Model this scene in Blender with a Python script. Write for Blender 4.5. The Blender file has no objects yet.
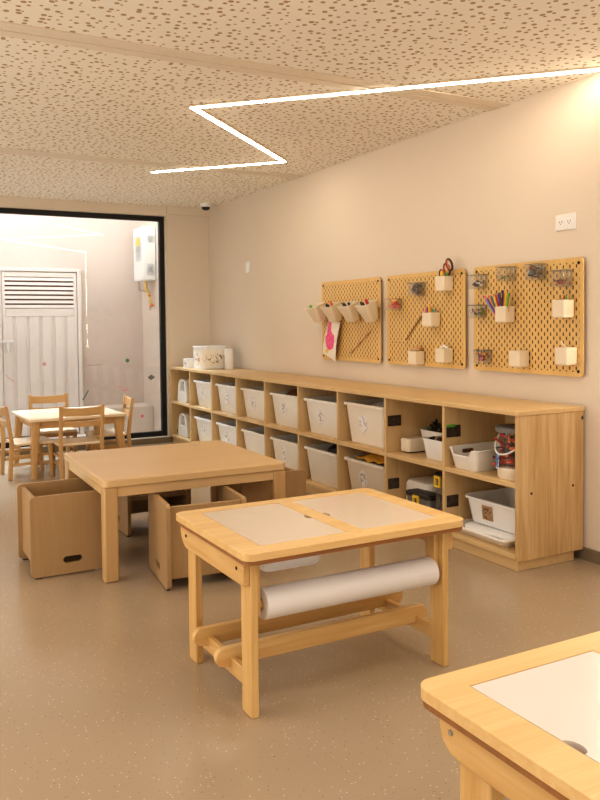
import bpy, bmesh, math, random
from mathutils import Vector, Matrix
from mathutils.geometry import tessellate_polygon
random.seed(7)
PI = math.pi
sc = bpy.context.scene
C = sc.collection

# ------------------------------------------------------------------ materials
def srgb(r, g, b):
    f = lambda v: (v/255/12.92) if v/255 <= .04045 else ((v/255+.055)/1.055)**2.4
    return (f(r), f(g), f(b), 1)

class NT:
    def __init__(s, name):
        s.m = bpy.data.materials.new(name); s.m.use_nodes = True
        s.t = s.m.node_tree; s.n = s.t.nodes; s.l = s.t.links
        s.b = s.n['Principled BSDF']; s.out = s.n['Material Output']
    def add(s, typ, **kw):
        n = s.n.new(typ)
        for k, v in kw.items(): setattr(n, k, v)
        return n
    def link(s, a, b): s.l.new(a, b)
    def coord(s, scale=(1, 1, 1), rnd=True):
        tc = s.add('ShaderNodeTexCoord'); mp = s.add('ShaderNodeMapping')
        mp.inputs['Scale'].default_value = scale
        s.link(tc.outputs['Object'], mp.inputs['Vector'])
        if rnd:
            oi = s.add('ShaderNodeObjectInfo'); mu = s.add('ShaderNodeMath', operation='MULTIPLY')
            mu.inputs[1].default_value = 37.0
            s.link(oi.outputs['Random'], mu.inputs[0]); s.link(mu.outputs[0], mp.inputs['Location'])
        return mp.outputs['Vector']
    def noise(s, vec, scale=5, detail=4, rough=.55, dist=0):
        n = s.add('ShaderNodeTexNoise'); n.inputs['Scale'].default_value = scale
        n.inputs['Detail'].default_value = detail; n.inputs['Roughness'].default_value = rough
        n.inputs['Distortion'].default_value = dist
        s.link(vec, n.inputs['Vector']); return n.outputs['Fac']
    def ramp(s, fac, stops):
        r = s.add('ShaderNodeValToRGB'); e = r.color_ramp.elements
        while len(e) < len(stops): e.new(.5)
        for i, (p, c) in enumerate(stops): e[i].position = p; e[i].color = c
        s.link(fac, r.inputs['Fac']); return r.outputs['Color']
    def mix(s, fac, a, b, mode='MIX'):
        m = s.add('ShaderNodeMix', data_type='RGBA', blend_type=mode)
        for sock, v in ((m.inputs[0], fac), (m.inputs[6], a), (m.inputs[7], b)):
            if hasattr(v, 'is_linked'): s.link(v, sock)
            else: sock.default_value = v
        return m.outputs[2]
    def math(s, op, a, b=None, c=None):
        m = s.add('ShaderNodeMath', operation=op)
        for i, v in enumerate((a, b, c)):
            if v is None: continue
            if hasattr(v, 'is_linked'): s.link(v, m.inputs[i])
            else: m.inputs[i].default_value = v
        return m.outputs[0]
    def bump(s, h, strength=.2, dist=.002):
        b = s.add('ShaderNodeBump'); b.inputs['Strength'].default_value = strength; b.inputs['Distance'].default_value = dist
        s.link(h, b.inputs['Height']); s.link(b.outputs['Normal'], s.b.inputs['Normal'])

def plain(name, col, rough=.5, var=.04, metal=0, spec=.5):
    t = NT(name); v = t.coord((1, 1, 1))
    n = t.noise(v, 14, 3)
    a = tuple(min(1, c*(1+var)) for c in col[:3])+(1,); b = tuple(c*(1-var) for c in col[:3])+(1,)
    t.link(t.ramp(n, [(.3, b), (.7, a)]), t.b.inputs['Base Color'])
    t.b.inputs['Roughness'].default_value = rough; t.b.inputs['Metallic'].default_value = metal
    t.b.inputs['Specular IOR Level'].default_value = spec
    return t.m

def wood(name, light, dark, axis='x', rough=.45, grain=1.0, knots=False, coat=0, ks=.075):
    t = NT(name); i = 'xyz'.index(axis)
    sc1 = [16, 16, 16]; sc1[i] = 1.1
    sc2 = [110, 110, 110]; sc2[i] = 5
    v1 = t.coord(sc1); v2 = t.coord(sc2)
    n1 = t.noise(v1, 1.0, 4, .6, 1.2); n2 = t.noise(v2, 1.0, 3, .6)
    f = t.math('MULTIPLY_ADD', n2, .35, t.math('MULTIPLY', n1, .75))
    lo, hi = .55-.25/grain, .55+.25/grain
    col = t.ramp(f, [(max(0, lo), light), (min(1, hi), dark)])
    if knots:
        sk = [5, 5, 5]; sk[i] = 2.6
        vo = t.add('ShaderNodeTexVoronoi'); vo.inputs['Scale'].default_value = 1.0
        t.link(t.coord(sk), vo.inputs['Vector'])
        k = t.ramp(vo.outputs['Distance'], [(.02, (.8, .8, .8, 1)), (ks, (0, 0, 0, 1))])
        col = t.mix(k, col, tuple(c*.6 for c in dark[:3])+(1,))
    t.link(col, t.b.inputs['Base Color'])
    t.b.inputs['Roughness'].default_value = rough
    t.b.inputs['Coat Weight'].default_value = coat; t.b.inputs['Coat Roughness'].default_value = .25
    t.bump(n2, .08, .001)
    return t.m

def clear(name, tint=(.93, .92, .9, 1), refl=.12, rough=.05, haze=0.0, hazecol=(.85, .8, .74, 1), f0=None):
    t = NT(name); t.n.remove(t.b)
    tr = t.add('ShaderNodeBsdfTransparent'); tr.inputs['Color'].default_value = tint
    gl = t.add('ShaderNodeBsdfGlossy'); gl.inputs['Roughness'].default_value = rough
    mx = t.add('ShaderNodeMixShader')
    fr = t.add('ShaderNodeLayerWeight'); fr.inputs['Blend'].default_value = .5
    t.link(t.math('MULTIPLY_ADD', t.math('POWER', fr.outputs['Facing'], 4), .5, refl), mx.inputs[0])
    t.link(tr.outputs[0], mx.inputs[1]); t.link(gl.outputs[0], mx.inputs[2])
    last = mx.outputs[0]
    if haze:
        df = t.add('ShaderNodeBsdfDiffuse'); df.inputs['Color'].default_value = hazecol
        m2 = t.add('ShaderNodeMixShader'); m2.inputs[0].default_value = haze
        t.link(last, m2.inputs[1]); t.link(df.outputs[0], m2.inputs[2]); last = m2.outputs[0]
    t.link(last, t.out.inputs['Surface'])
    return t.m

def emit(name, col, s):
    t = NT(name); t.b.inputs['Base Color'].default_value = col
    t.b.inputs['Emission Color'].default_value = col; t.b.inputs['Emission Strength'].default_value = s
    return t.m

M = {}
M['maple_y'] = wood('maple_y', srgb(224, 194, 146), srgb(206, 171, 120), 'y', .42)
M['maple_z'] = wood('maple_z', srgb(224, 194, 146), srgb(206, 171, 120), 'z', .42)
M['maple_knot'] = wood('maple_knot', srgb(224, 194, 146), srgb(190, 150, 98), 'z', .42, 1.5, True, 0, .16)
M['beech_x'] = wood('beech_x', srgb(220, 188, 142), srgb(208, 174, 126), 'x', .33, .8)
M['beech_z'] = wood('beech_z', srgb(202, 167, 118), srgb(188, 151, 102), 'z', .4, .8)
M['cube_z'] = wood('cube_z', srgb(180, 148, 106), srgb(166, 133, 92), 'z', .42, .8)
M['oak_x'] = wood('oak_x', srgb(212, 172, 120), srgb(190, 147, 94), 'x', .4)
M['oak_z'] = wood('oak_z', srgb(210, 170, 118), srgb(188, 145, 92), 'z', .4)
M['sheen_top'] = wood('sheen_top', srgb(238, 216, 184), srgb(230, 204, 168), 'x', .15, .8)  # paler than the oak: window reflection put into the colour
M['pine_x'] = wood('pine_x', srgb(230, 196, 138), srgb(206, 160, 96), 'x', .38, 1.25, True)
M['pine_top'] = wood('pine_top', srgb(234, 202, 146), srgb(216, 172, 110), 'x', .36, 1.1)
M['pine_y'] = wood('pine_y', srgb(228, 192, 132), srgb(200, 152, 90), 'y', .38, 1.25, True)
M['pine_z'] = wood('pine_z', srgb(228, 192, 132), srgb(202, 156, 92), 'z', .38, 1.25)
M['plyedge'] = wood('plyedge', srgb(170, 118, 66), srgb(128, 82, 42), 'x', .5)
M['bin'] = plain('bin_plastic', srgb(246, 240, 230), .38, .02)
M['bin_white'] = plain('bin_white_plastic', srgb(246, 244, 242), .35, .02)
M['bin_clear'] = clear('bin_frosted', refl=.03, rough=.25, haze=.88, hazecol=srgb(250, 238, 222))
M['cream'] = plain('cream_plastic', srgb(236, 222, 198), .4, .02)
M['white'] = plain('white_plastic', srgb(240, 238, 234), .35, .015)
M['paper'] = plain('paper_white', srgb(238, 234, 232), .7, .015)
M['whiteboard'] = plain('whiteboard', srgb(220, 204, 186), .12, .01)  # warm tint paints in the wood tone reflected by the panels
M['whiteboard_cool'] = plain('whiteboard_cool_tone', srgb(226, 216, 208), .14, .01)  # same white panel with less of the painted reflection
M['black'] = plain('black_metal', srgb(14, 13, 13), .5, .05)
M['dark'] = plain('dark_plastic', srgb(44, 40, 40), .45, .1)
M['steel'] = plain('steel', srgb(180, 176, 170), .3, .03, 1)
M['screw'] = plain('screw_dark', srgb(60, 48, 38), .4, .05, .6)
M['trim_light'] = plain('trim_light', srgb(228, 214, 194), .5, .02)
M['baseboard'] = plain('baseboard_grey', srgb(132, 116, 94), .55, .03)
M['alu'] = plain('alu_profile', srgb(222, 200, 170), .4, .03)
M['led'] = emit('led_diffuser', (1, .875, .69, 1), 41.0)
M['clear'] = clear('clear_plastic', (.97, .97, .96, 1), refl=.05, haze=.035)
M['clear_edge'] = clear('clear_edge', (.8, .79, .77, 1), refl=.1, haze=.3, hazecol=srgb(190, 180, 166))
M['glass'] = clear('window_glass', (.97, .97, .97, 1), .035, .0)
for n, c in dict(red=(205, 48, 42), orange=(232, 120, 50), yellow=(240, 200, 60), green=(92, 170, 62), blue=(48, 92, 170), navy=(36, 46, 92),
                 pink=(232, 110, 150), teal=(40, 120, 140), purple=(110, 66, 140), brown=(110, 70, 44), tan=(206, 166, 116), grey=(120, 116, 112), lightblue=(120, 160, 200),
                 cloth_yellow=(228, 170, 62), leaf=(70, 96, 50), stickpink=(206, 150, 150), stickgreen=(90, 128, 116)).items():
    M[n] = plain(n, srgb(*c), .5, .06)

def label_mat(name, bg, ink, scale=60, th=.55):
    t = NT(name); v = t.coord((1, 1, 1)); n = t.noise(v, scale, 2)
    # ink only near the middle of the sticker
    tc = t.add('ShaderNodeTexCoord'); mp = t.add('ShaderNodeMapping'); mp.inputs['Location'].default_value = (-.5, -.5, -.5)
    t.link(tc.outputs['Generated'], mp.inputs['Vector'])
    ln = t.add('ShaderNodeVectorMath', operation='LENGTH'); t.link(mp.outputs[0], ln.inputs[0])
    f = t.math('GREATER_THAN', n, t.math('MULTIPLY_ADD', t.math('SUBTRACT', ln.outputs['Value'], .5), .75, th-.06))
    t.link(t.mix(f, bg, ink), t.b.inputs['Base Color']); t.b.inputs['Roughness'].default_value = .5
    return t.m
M['notch_shade'] = plain('notch_shade', srgb(92, 58, 32), .9, .04, 0, 0)  # dark brown painted for the shade inside the finger notches
M['stick'] = plain('stick', srgb(150, 104, 62), .5)
M['label'] = label_mat('bin_label', srgb(244, 241, 237), srgb(192, 182, 174))
M['photo_label'] = label_mat('photo_label', srgb(176, 142, 104), srgb(110, 76, 52), 70)
M['dark_label'] = label_mat('dark_label', srgb(58, 46, 38), srgb(78, 64, 52), 60, .5)
M['bucket_label'] = label_mat('bucket_label', srgb(236, 236, 238), srgb(84, 124, 180), 40, .5)
M['doodle'] = label_mat('doodle_print', srgb(242, 234, 218), srgb(130, 108, 84), 70, .6)
M['doodle_grey'] = label_mat('doodle_grey', srgb(226, 216, 206), srgb(130, 116, 108), 80)
M['spec'] = label_mat('spec_label', srgb(216, 216, 214), srgb(140, 140, 142), 120, .5)

def paint_mat():
    t = NT('painting'); v = t.coord((1, 1, 1), False)
    tc = t.add('ShaderNodeTexCoord'); sp = t.add('ShaderNodeSeparateXYZ'); t.link(tc.outputs['Object'], sp.inputs[0])
    n = t.noise(v, 32, 3)
    def blob(y, z, ry, rz):
        a = t.math('DIVIDE', t.math('SUBTRACT', sp.outputs['Y'], y), ry); b = t.math('DIVIDE', t.math('SUBTRACT', sp.outputs['Z'], z), rz)
        d = t.math('ADD', t.math('MULTIPLY', a, a), t.math('MULTIPLY', b, b))
        return t.math('LESS_THAN', t.math('ADD', d, t.math('MULTIPLY', n, 1.3)), 1.45)
    f = t.math('MAXIMUM', blob(4.895, 1.0, .085, .075), blob(4.915, 1.085, .034, .085))
    n2 = t.noise(v, 60, 2)
    pink = t.ramp(n2, [(.35, srgb(236, 60, 130)), (.7, srgb(246, 140, 180))])
    c = t.mix(f, srgb(243, 234, 220), pink)
    c = t.mix(blob(4.95, .925, .03, .02), c, srgb(240, 206, 90))
    t.link(c, t.b.inputs['Base Color']); t.b.inputs['Roughness'].default_value = .7
    return t.m
M['painting'] = paint_mat()

def wall_mat(name, col, var=.03):
    t = NT(name); v = t.coord((1, 1, 1), False)
    n = t.noise(v, 1.3, 3); n2 = t.noise(v, 160, 3)
    a = tuple(min(1, c*(1+var)) for c in col[:3])+(1,); b = tuple(c*(1-var) for c in col[:3])+(1,)
    t.link(t.ramp(n, [(.3, b), (.7, a)]), t.b.inputs['Base Color'])
    t.b.inputs['Roughness'].default_value = .75; t.b.inputs['Specular IOR Level'].default_value = .25
    t.bump(n2, .06, .001)
    return t.m
M['wall'] = wall_mat('wall_paint', srgb(226, 212, 195), .015)
M['patio'] = wall_mat('patio_plaster', srgb(216, 201, 190), .06)
M['patio_side'] = wall_mat('patio_plaster_side', srgb(222, 208, 194), .03)
M['door_metal'] = plain('door_metal', srgb(232, 222, 214), .5, .02)

def ceil_mat():
    t = NT('perforated_ceiling'); v = t.coord((1, 1, 1), False)
    vo = t.add('ShaderNodeTexVoronoi', voronoi_dimensions='2D'); vo.inputs['Scale'].default_value = 23.5
    vo.inputs['Randomness'].default_value = .85
    t.link(v, vo.inputs['Vector'])
    sp = t.add('ShaderNodeSeparateColor'); t.link(vo.outputs['Color'], sp.inputs[0])
    th = t.math('MULTIPLY_ADD', sp.outputs[0], .14, .12)
    hole = t.math('LESS_THAN', vo.outputs['Distance'], th)
    n = t.noise(v, 1.2, 3)
    base = t.ramp(n, [(.3, srgb(240, 232, 218)), (.7, srgb(244, 236, 223))])
    t.link(t.mix(hole, base, srgb(182, 153, 121)), t.b.inputs['Base Color'])
    t.b.inputs['Roughness'].default_value = .8; t.b.inputs['Specular IOR Level'].default_value = .2
    t.bump(t.math('SUBTRACT', 1.0, hole), .15, .002)
    return t.m
M['ceiling'] = ceil_mat()

def floor_mat():
    t = NT('speckled_vinyl'); v = t.coord((1, 1, 1), False)
    n = t.noise(v, .8, 4); nf = t.noise(v, 90, 3)
    base = t.ramp(n, [(.3, srgb(170, 150, 125)), (.7, srgb(179, 159, 134))])
    base = t.mix(t.math('MULTIPLY', nf, .2), base, srgb(140, 120, 96))
    for scl, thr, col, seed in ((80, .12, srgb(232, 222, 204), 0), (70, .11, srgb(120, 98, 76), 5)):
        vo = t.add('ShaderNodeTexVoronoi', voronoi_dimensions='2D'); vo.inputs['Scale'].default_value = scl
        mp = t.add('ShaderNodeMapping'); mp.inputs['Location'].default_value = (seed, seed*2, 0)
        t.link(v, mp.inputs['Vector']); t.link(mp.outputs[0], vo.inputs['Vector'])
        sp = t.add('ShaderNodeSeparateColor'); t.link(vo.outputs['Color'], sp.inputs[0])
        m = t.math('MULTIPLY', t.math('LESS_THAN', vo.outputs['Distance'], thr), t.math('GREATER_THAN', sp.outputs[1], .93))
        base = t.mix(m, base, col)
    t.link(base, t.b.inputs['Base Color'])
    t.b.inputs['Roughness'].default_value = .24; t.b.inputs['Specular IOR Level'].default_value = .55
    t.bump(nf, .05, .001)
    return t.m
M['floor'] = floor_mat()
M['patio_floor'] = plain('patio_floor', srgb(232, 228, 222), .6, .03)

def peg_mat():
    # slots 5 x 15 mm, pitch 40 mm, every other column shifted by half a pitch (object space: y, z)
    t = NT('pegboard_ply'); tc = t.add('ShaderNodeTexCoord'); sp = t.add('ShaderNodeSeparateXYZ'); t.link(tc.outputs['Object'], sp.inputs[0])
    y, z = sp.outputs['Y'], sp.outputs['Z']
    def grid(oy, oz):
        fy = t.math('ABSOLUTE', t.math('MULTIPLY_ADD', t.math('FRACT', t.math('DIVIDE', t.math('ADD', y, oy), .04)), .04, -.02))
        fz = t.math('ABSOLUTE', t.math('MULTIPLY_ADD', t.math('FRACT', t.math('DIVIDE', t.math('ADD', z, oz), .04)), .04, -.02))
        return t.math('MULTIPLY', t.math('LESS_THAN', fy, .004), t.math('LESS_THAN', fz, .0086))
    h = t.math('MAXIMUM', grid(0, 0), grid(.02, .02))
    ins = t.math('MULTIPLY', t.math('MULTIPLY', t.math('GREATER_THAN', y, .022), t.math('LESS_THAN', y, .738)),
                 t.math('MULTIPLY', t.math('GREATER_THAN', z, .022), t.math('LESS_THAN', z, .538)))
    h = t.math('MULTIPLY', h, ins)
    v = t.coord((1, 40, 3)); n = t.noise(v, 1, 3)
    base = t.ramp(n, [(.3, srgb(230, 194, 130)), (.7, srgb(221, 181, 114))])
    t.link(t.mix(h, base, srgb(84, 50, 22)), t.b.inputs['Base Color']); t.b.inputs['Roughness'].default_value = .45
    return t.m
M['peg'] = peg_mat()

# ------------------------------------------------------------------ geometry helpers
def rrect(w, d, r, n=5, cx=0, cy=0, m=0):
    r = min(r, w/2-1e-4, d/2-1e-4); P = []
    for k, (sx, sy) in enumerate(((1, 1), (-1, 1), (-1, -1), (1, -1))):
        for i in range(n+1):
            a = PI/2*(k+i/n); P.append((cx+sx*(w/2-r)+r*math.cos(a), cy+sy*(d/2-r)+r*math.sin(a)))
    if m:
        Q = []
        for i, p in enumerate(P):
            Q.append(p); q = P[(i+1) % len(P)]
            if math.hypot(q[0]-p[0], q[1]-p[1]) > r*.6: Q += [(p[0]+(q[0]-p[0])*j/(m+1), p[1]+(q[1]-p[1])*j/(m+1)) for j in range(1, m+1)]
        P = Q
    return P
def oval(w, h, cx, cy, n=20):
    return [(cx+w/2*math.cos(2*PI*i/n), cy+h/2*math.sin(2*PI*i/n)) for i in range(n)]

class MB:
    def __init__(s): s.v = []; s.f = []
    def quadbox(s, P):
        o = len(s.v); s.v += [tuple(p) for p in P]
        s.f += [tuple(o+i for i in q) for q in ((0, 3, 2, 1), (4, 5, 6, 7), (0, 1, 5, 4), (1, 2, 6, 5), (2, 3, 7, 6), (3, 0, 4, 7))]
        return s
    def box(s, x0, x1, y0, y1, z0, z1):
        return s.quadbox([(x0, y0, z0), (x1, y0, z0), (x1, y1, z0), (x0, y1, z0), (x0, y0, z1), (x1, y0, z1), (x1, y1, z1), (x0, y1, z1)])
    def loft(s, rings, cap0=True, cap1=True):
        o = len(s.v); n = len(rings[0])
        for r in rings: s.v += [tuple(p) for p in r]
        for k in range(len(rings)-1):
            for i in range(n):
                j = (i+1) % n
                s.f.append((o+k*n+i, o+k*n+j, o+(k+1)*n+j, o+(k+1)*n+i))
        if cap0: s.f.append(tuple(o+i for i in range(n))[::-1])
        if cap1: s.f.append(tuple(o+(len(rings)-1)*n+i for i in range(n)))
        return s
    def tube(s, pts, rad, n=10):
        pts = [Vector(p) for p in pts]; rings = []
        rad = rad if isinstance(rad, (list, tuple)) else [rad]*len(pts)
        up = None
        for i, p in enumerate(pts):
            d = (pts[min(i+1, len(pts)-1)]-pts[max(i-1, 0)]).normalized()
            if up is None: up = Vector((0, 0, 1)) if abs(d.z) < .9 else Vector((1, 0, 0))
            a = d.cross(up).normalized(); up = a.cross(d).normalized()
            rings.append([p+rad[i]*(math.cos(2*PI*k/n)*a+math.sin(2*PI*k/n)*up) for k in range(n)])
        return s.loft(rings)
    def lathe(s, prof, c=(0, 0, 0), n=24, cap0=True, cap1=True):
        return s.loft([[(c[0]+r*math.cos(2*PI*k/n), c[1]+r*math.sin(2*PI*k/n), c[2]+z) for k in range(n)] for r, z in prof], cap0, cap1)
    def ball(s, c, r, n=12):
        r = r if isinstance(r, (list, tuple)) else (r, r, r); m = n//2
        return s.loft([[(c[0]+r[0]*math.sin(PI*j/m)*math.cos(2*PI*k/n), c[1]+r[1]*math.sin(PI*j/m)*math.sin(2*PI*k/n), c[2]-r[2]*math.cos(PI*j/m)) for k in range(n)]
                       for j in [.08]+list(range(1, m))+[m-.08]])
    def plate(s, outer, holes, axis, a, b):
        polys = [outer]+list(holes); flat = [p for q in polys for p in q]
        def P(p, t): return {'x': (t, p[0], p[1]), 'y': (p[0], t, p[1]), 'z': (p[0], p[1], t)}[axis]
        o = len(s.v); n = len(flat)
        s.v += [P(p, a) for p in flat]+[P(p, b) for p in flat]
        if len(polys) == 1:
            s.f.append(tuple(o+i for i in range(n))); s.f.append(tuple(o+n+i for i in range(n))[::-1])
        else:
            for t in tessellate_polygon([[Vector((p[0], p[1], 0)) for p in q] for q in polys]):
                s.f.append(tuple(o+i for i in t)); s.f.append(tuple(o+n+i for i in t)[::-1])
        k = 0
        for q in polys:
            for i in range(len(q)):
                j = (i+1) % len(q); s.f.append((o+k+i, o+k+j, o+n+k+j, o+n+k+i))
            k += len(q)
        return s
    def tub(s, bw, bd, tw, td, h, rim=.012, r=.03, t=.003, z0=0, lip=.01, dip=None):
        """open rounded container: outer wall, rim flange, inner wall, floor"""
        def ring(w, d, rr, z, dz=False):
            P = rrect(w, d, rr, m=12 if dip else 0)
            return [(p[0], p[1], z-(dip(p[0], p[1]) if (dip and dz) else 0)) for p in P]
        s.loft([ring(bw-.01, bd-.01, r*.7, z0), ring(bw, bd, r*.8, z0+.006), ring(tw, td, r, z0+h-lip, True), ring(tw+2*rim, td+2*rim, r+rim, z0+h-lip, True),
                ring(tw+2*rim, td+2*rim, r+rim, z0+h-.002, True), ring(tw+2*rim-.004, td+2*rim-.004, r+rim, z0+h, True), ring(tw-2*t, td-2*t, r, z0+h, True), ring(bw-2*t, bd-2*t, r*.8, z0+t)], True, True)
        return s
    def xf(s, m):
        s.v = [tuple(m @ Vector(p)) for p in s.v]; return s

def obj(name, mb, mat, parent=None, bevel=0.0, loc=(0, 0, 0), rot=(0, 0, 0)):
    me = bpy.data.meshes.new(name); me.from_pydata(mb.v, [], mb.f)
    bm = bmesh.new(); bm.from_mesh(me); bmesh.ops.recalc_face_normals(bm, faces=bm.faces); bm.to_mesh(me); bm.free()
    me.polygons.foreach_set('use_smooth', [True]*len(me.polygons)); me.set_sharp_from_angle(angle=.6)
    me.materials.append(M[mat] if isinstance(mat, str) else mat)
    o = bpy.data.objects.new(name, me); C.objects.link(o); o.location = loc; o.rotation_euler = rot
    if parent: o.parent = parent
    if bevel:
        b = o.modifiers.new('bevel', 'BEVEL'); b.width = bevel; b.segments = 2; b.limit_method = 'ANGLE'; b.angle_limit = .6
    return o
def tag(o, label, cat, group=None):
    o['label'] = label; o['category'] = cat
    if group: o['group'] = group
    return o
def thing(name, label, cat, loc=(0, 0, 0), rotz=0, group=None):
    o = bpy.data.objects.new(name, None); C.objects.link(o); o.empty_display_size = .05
    o.location = loc; o.rotation_euler = (0, 0, rotz)
    return tag(o, label, cat, group)
def solo(name, mb, mat, label, cat, group=None, bevel=0, loc=(0, 0, 0), rot=(0, 0, 0)):
    return tag(obj(name, mb, mat, None, bevel, loc, rot), label, cat, group)
def struct(name, mb, mat, parent=None, bevel=0):
    o = obj(name, mb, mat, parent, bevel)
    if not parent: o['kind'] = 'structure'
    return o
def dup(root, loc, rotz, label, group=None):
    r = root.copy(); C.objects.link(r); r.location = loc; r.rotation_euler = (0, 0, rotz); r['label'] = label
    if group: r['group'] = group
    for ch in list(root.children):
        c = ch.copy(); C.objects.link(c); c.parent = r
        for g in list(ch.children):
            d = g.copy(); C.objects.link(d); d.parent = c
    return r
B = lambda *a: MB().box(*a)

# ------------------------------------------------------------------ room shell
W, D, H = 2.943, 7.286, 2.246
XL, YB = -1.7, -1.8
struct('floor', B(XL, W+.1, YB, D+.02, -.06, 0), 'floor')
struct('ceiling', B(XL, W+.1, YB, D+.12, H, H+.06), 'ceiling')
struct('wall_right', B(W, W+.1, YB, D+.12, 0, H), 'wall')
struct('wall_left', B(XL-.1, XL, YB, D+.12, 0, H), 'wall')
struct('wall_back', B(XL, W, YB-.1, YB, 0, H), 'wall')
wx0, wx1, wz0, wz1 = -1.0, 2.512, .052, 2.157
far = MB().box(XL, wx0, D, D+.12, 0, H).box(wx1, W, D, D+.12, 0, H).box(wx0, wx1, D, D+.12, 0, wz0).box(wx0, wx1, D, D+.12, wz1, H)
struct('wall_far', far, 'wall')
# window: frame, mullion, pane
win = bpy.data.objects.new('window_1', None); C.objects.link(win); win['kind'] = 'structure'
fw = .05
fr = MB().box(wx0, wx1, D+.055, D+.105, wz0, wz0+fw).box(wx0, wx1, D+.055, D+.105, wz1-fw, wz1).box(wx0, wx0+fw, D+.055, D+.105, wz0+fw, wz1-fw).box(wx1-fw, wx1, D+.055, D+.105, wz0+fw, wz1-fw).box(.45, .5, D+.055, D+.105, wz0+fw, wz1-fw)
obj('window_frame', fr, 'black', win)
obj('window_pane', B(wx0+fw, wx1-fw, D+.075, D+.079, wz0+fw, wz1-fw), 'glass', win)
struct('trim_1', MB().box(wx1-.004, wx1, D-.002, D+.055, wz0, wz1).box(wx0, wx1-.004, D-.002, D+.055, wz1-.004, wz1).box(wx0, wx1-.004, D-.002, D+.055, wz0, wz0+.004), 'trim_light')
struct('trim_2', B(wx0, wx1, D-.02, D, 0, wz0), 'baseboard')
struct('baseboard_right', B(W-.012, W, YB, D, 0, .058), 'baseboard')
struct('baseboard_far', B(wx1, W-.012, D-.012, D, 0, .05), 'baseboard')
struct('trim_3', B(wx1, W, D-.03, D, H-.075, H), 'wall')
for i, y in enumerate((3.13, 5.335, .925)):
    y1 = y+.145
    struct('trim_%d' % (4+i), MB().box(XL, W, y, y+.05, H-.005, H).box(XL, W, y+.055, y+.082, H-.003, H).box(XL, W, y+.087, y1, H-.005, H), 'trim_light')

# patio beyond the window
PY, PX = 8.36, 2.6
struct('floor_patio', B(-2.5, PX, D+.12, PY, -.08, 0.0), 'patio_floor')
struct('wall_patio', B(-2.5, PX+.1, PY, PY+.1, 0, 3.8), 'patio')
struct('wall_patio_left', B(-2.6, -2.5, D+.12, PY, 0, 3.8), 'patio_side')
struct('wall_patio_near', B(-2.6, PX+.1, D, D+.12, H+.06, 3.8), 'patio_side')
struct('wall_patio_right', B(PX, PX+.1, D+.12, PY, 0, 3.8), 'patio_side')
solo('patio_ledge', B(2.0, PX-.002, 8.02, PY-.002, 0, .285), 'patio_side', 'low pale masonry ledge outside behind the window, at the right corner', 'ledge', bevel=.01)
door = bpy.data.objects.new('door_1', None); C.objects.link(door); door['kind'] = 'structure'
dx0, dx1, dz1, dy = 1.165, 1.895, 1.665, PY-.002
obj('door_frame', MB().box(dx0-.045, dx0-.005, dy-.05, dy, 0, dz1+.04).box(dx1+.005, dx1+.045, dy-.05, dy, 0, dz1+.04).box(dx0-.005, dx1+.005, dy-.05, dy, dz1+.005, dz1+.04), 'door_metal', door, .004)
leaf = MB().box(dx0, dx1, dy-.02, dy-.012, .02, 1.27)
n = 5
for k in range(n+1):
    a = dx0+.05+(dx1-dx0-.1)*k/n
    leaf.box(a-.048, a+.048, dy-.034, dy-.02, .02, 1.22)
leaf.box(dx0, dx0+.03, dy-.036, dy-.02, .02, dz1).box(dx1-.03, dx1, dy-.036, dy-.02, .02, dz1).box(dx0+.03, dx1-.03, dy-.036, dy-.012, 1.22, 1.30).box(dx0+.03, dx1-.03, dy-.036, dy-.012, dz1-.05, dz1)
obj('door_panel', leaf, 'door_metal', door, .006)
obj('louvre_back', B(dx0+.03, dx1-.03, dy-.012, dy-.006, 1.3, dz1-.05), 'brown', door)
lou = MB()
for k in range(7):
    z = 1.306+k*.0455
    lou.quadbox([(dx0+.03, dy-.04, z), (dx1-.03, dy-.04, z), (dx1-.03, dy-.03, z+.03), (dx0+.03, dy-.03, z+.03),
                 (dx0+.03, dy-.034, z), (dx1-.03, dy-.034, z), (dx1-.03, dy-.024, z+.03), (dx0+.03, dy-.024, z+.03)])
obj('louvre_slat', lou, 'door_metal', door)
obj('door_handle', MB().box(dx0-.03, dx0+.10, dy-.075, dy-.055, .965, .985).box(dx0+.03, dx0+.06, dy-.07, dy-.036, .90, .965).tube([(dx0+.045, dy-.06, .9), (dx0+.045, dy-.06, .86)], .014), 'white', door)

# water heater on the patio side wall
hx0, hy0, hy1, hz0, hz1 = 2.462, 7.87, 8.2, 1.575, 2.125
h = thing('water_heater', 'white wall mounted gas water heater outside, seen through the top right of the window', 'water heater', (PX-.002, hy0, hz0))
w_ = PX-.002-hx0; d_ = hy1-hy0; t_ = hz1-hz0
obj('heater_case', B(-w_, 0, 0, d_, 0, t_), 'white', h, .012)
obj('spec_label', B(-w_*.72, -w_*.12, -.002, 0, .05, .17), 'spec', h)
obj('spec_label', B(-w_*.7, -w_*.1, -.002, 0, .38, .46), 'spec', h)
obj('side_label', B(-w_-.002, -w_, .05, d_-.08, .20, .46), 'spec', h)
yl = obj('yellow_sticker', B(-w_-.004, -w_-.002, .10, .2, .36, .44), 'yellow', h); yl['label'] = 'yellow warning sticker'
obj('gas_pipe', MB().tube([(-.09, .08, 0), (-.09, .08, -.09), (-.05, .08, -.14), (-.03, .08, -.24)], .009), 'yellow', h)
obj('water_pipe', MB().tube([(-.05, .16, 0), (-.05, .16, -.07), (-.02, .16, -.12), (-.02, .16, -.3)], .007).tube([(-.12, .2, 0), (-.12, .2, -.09), (-.02, .2, -.11)], .006), 'steel', h)
obj('valve', MB().ball((-.03, .08, -.25), .02), 'orange', h)
obj('valve', MB().ball((-.05, .08, -.15), .015), 'orange', h)

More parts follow.
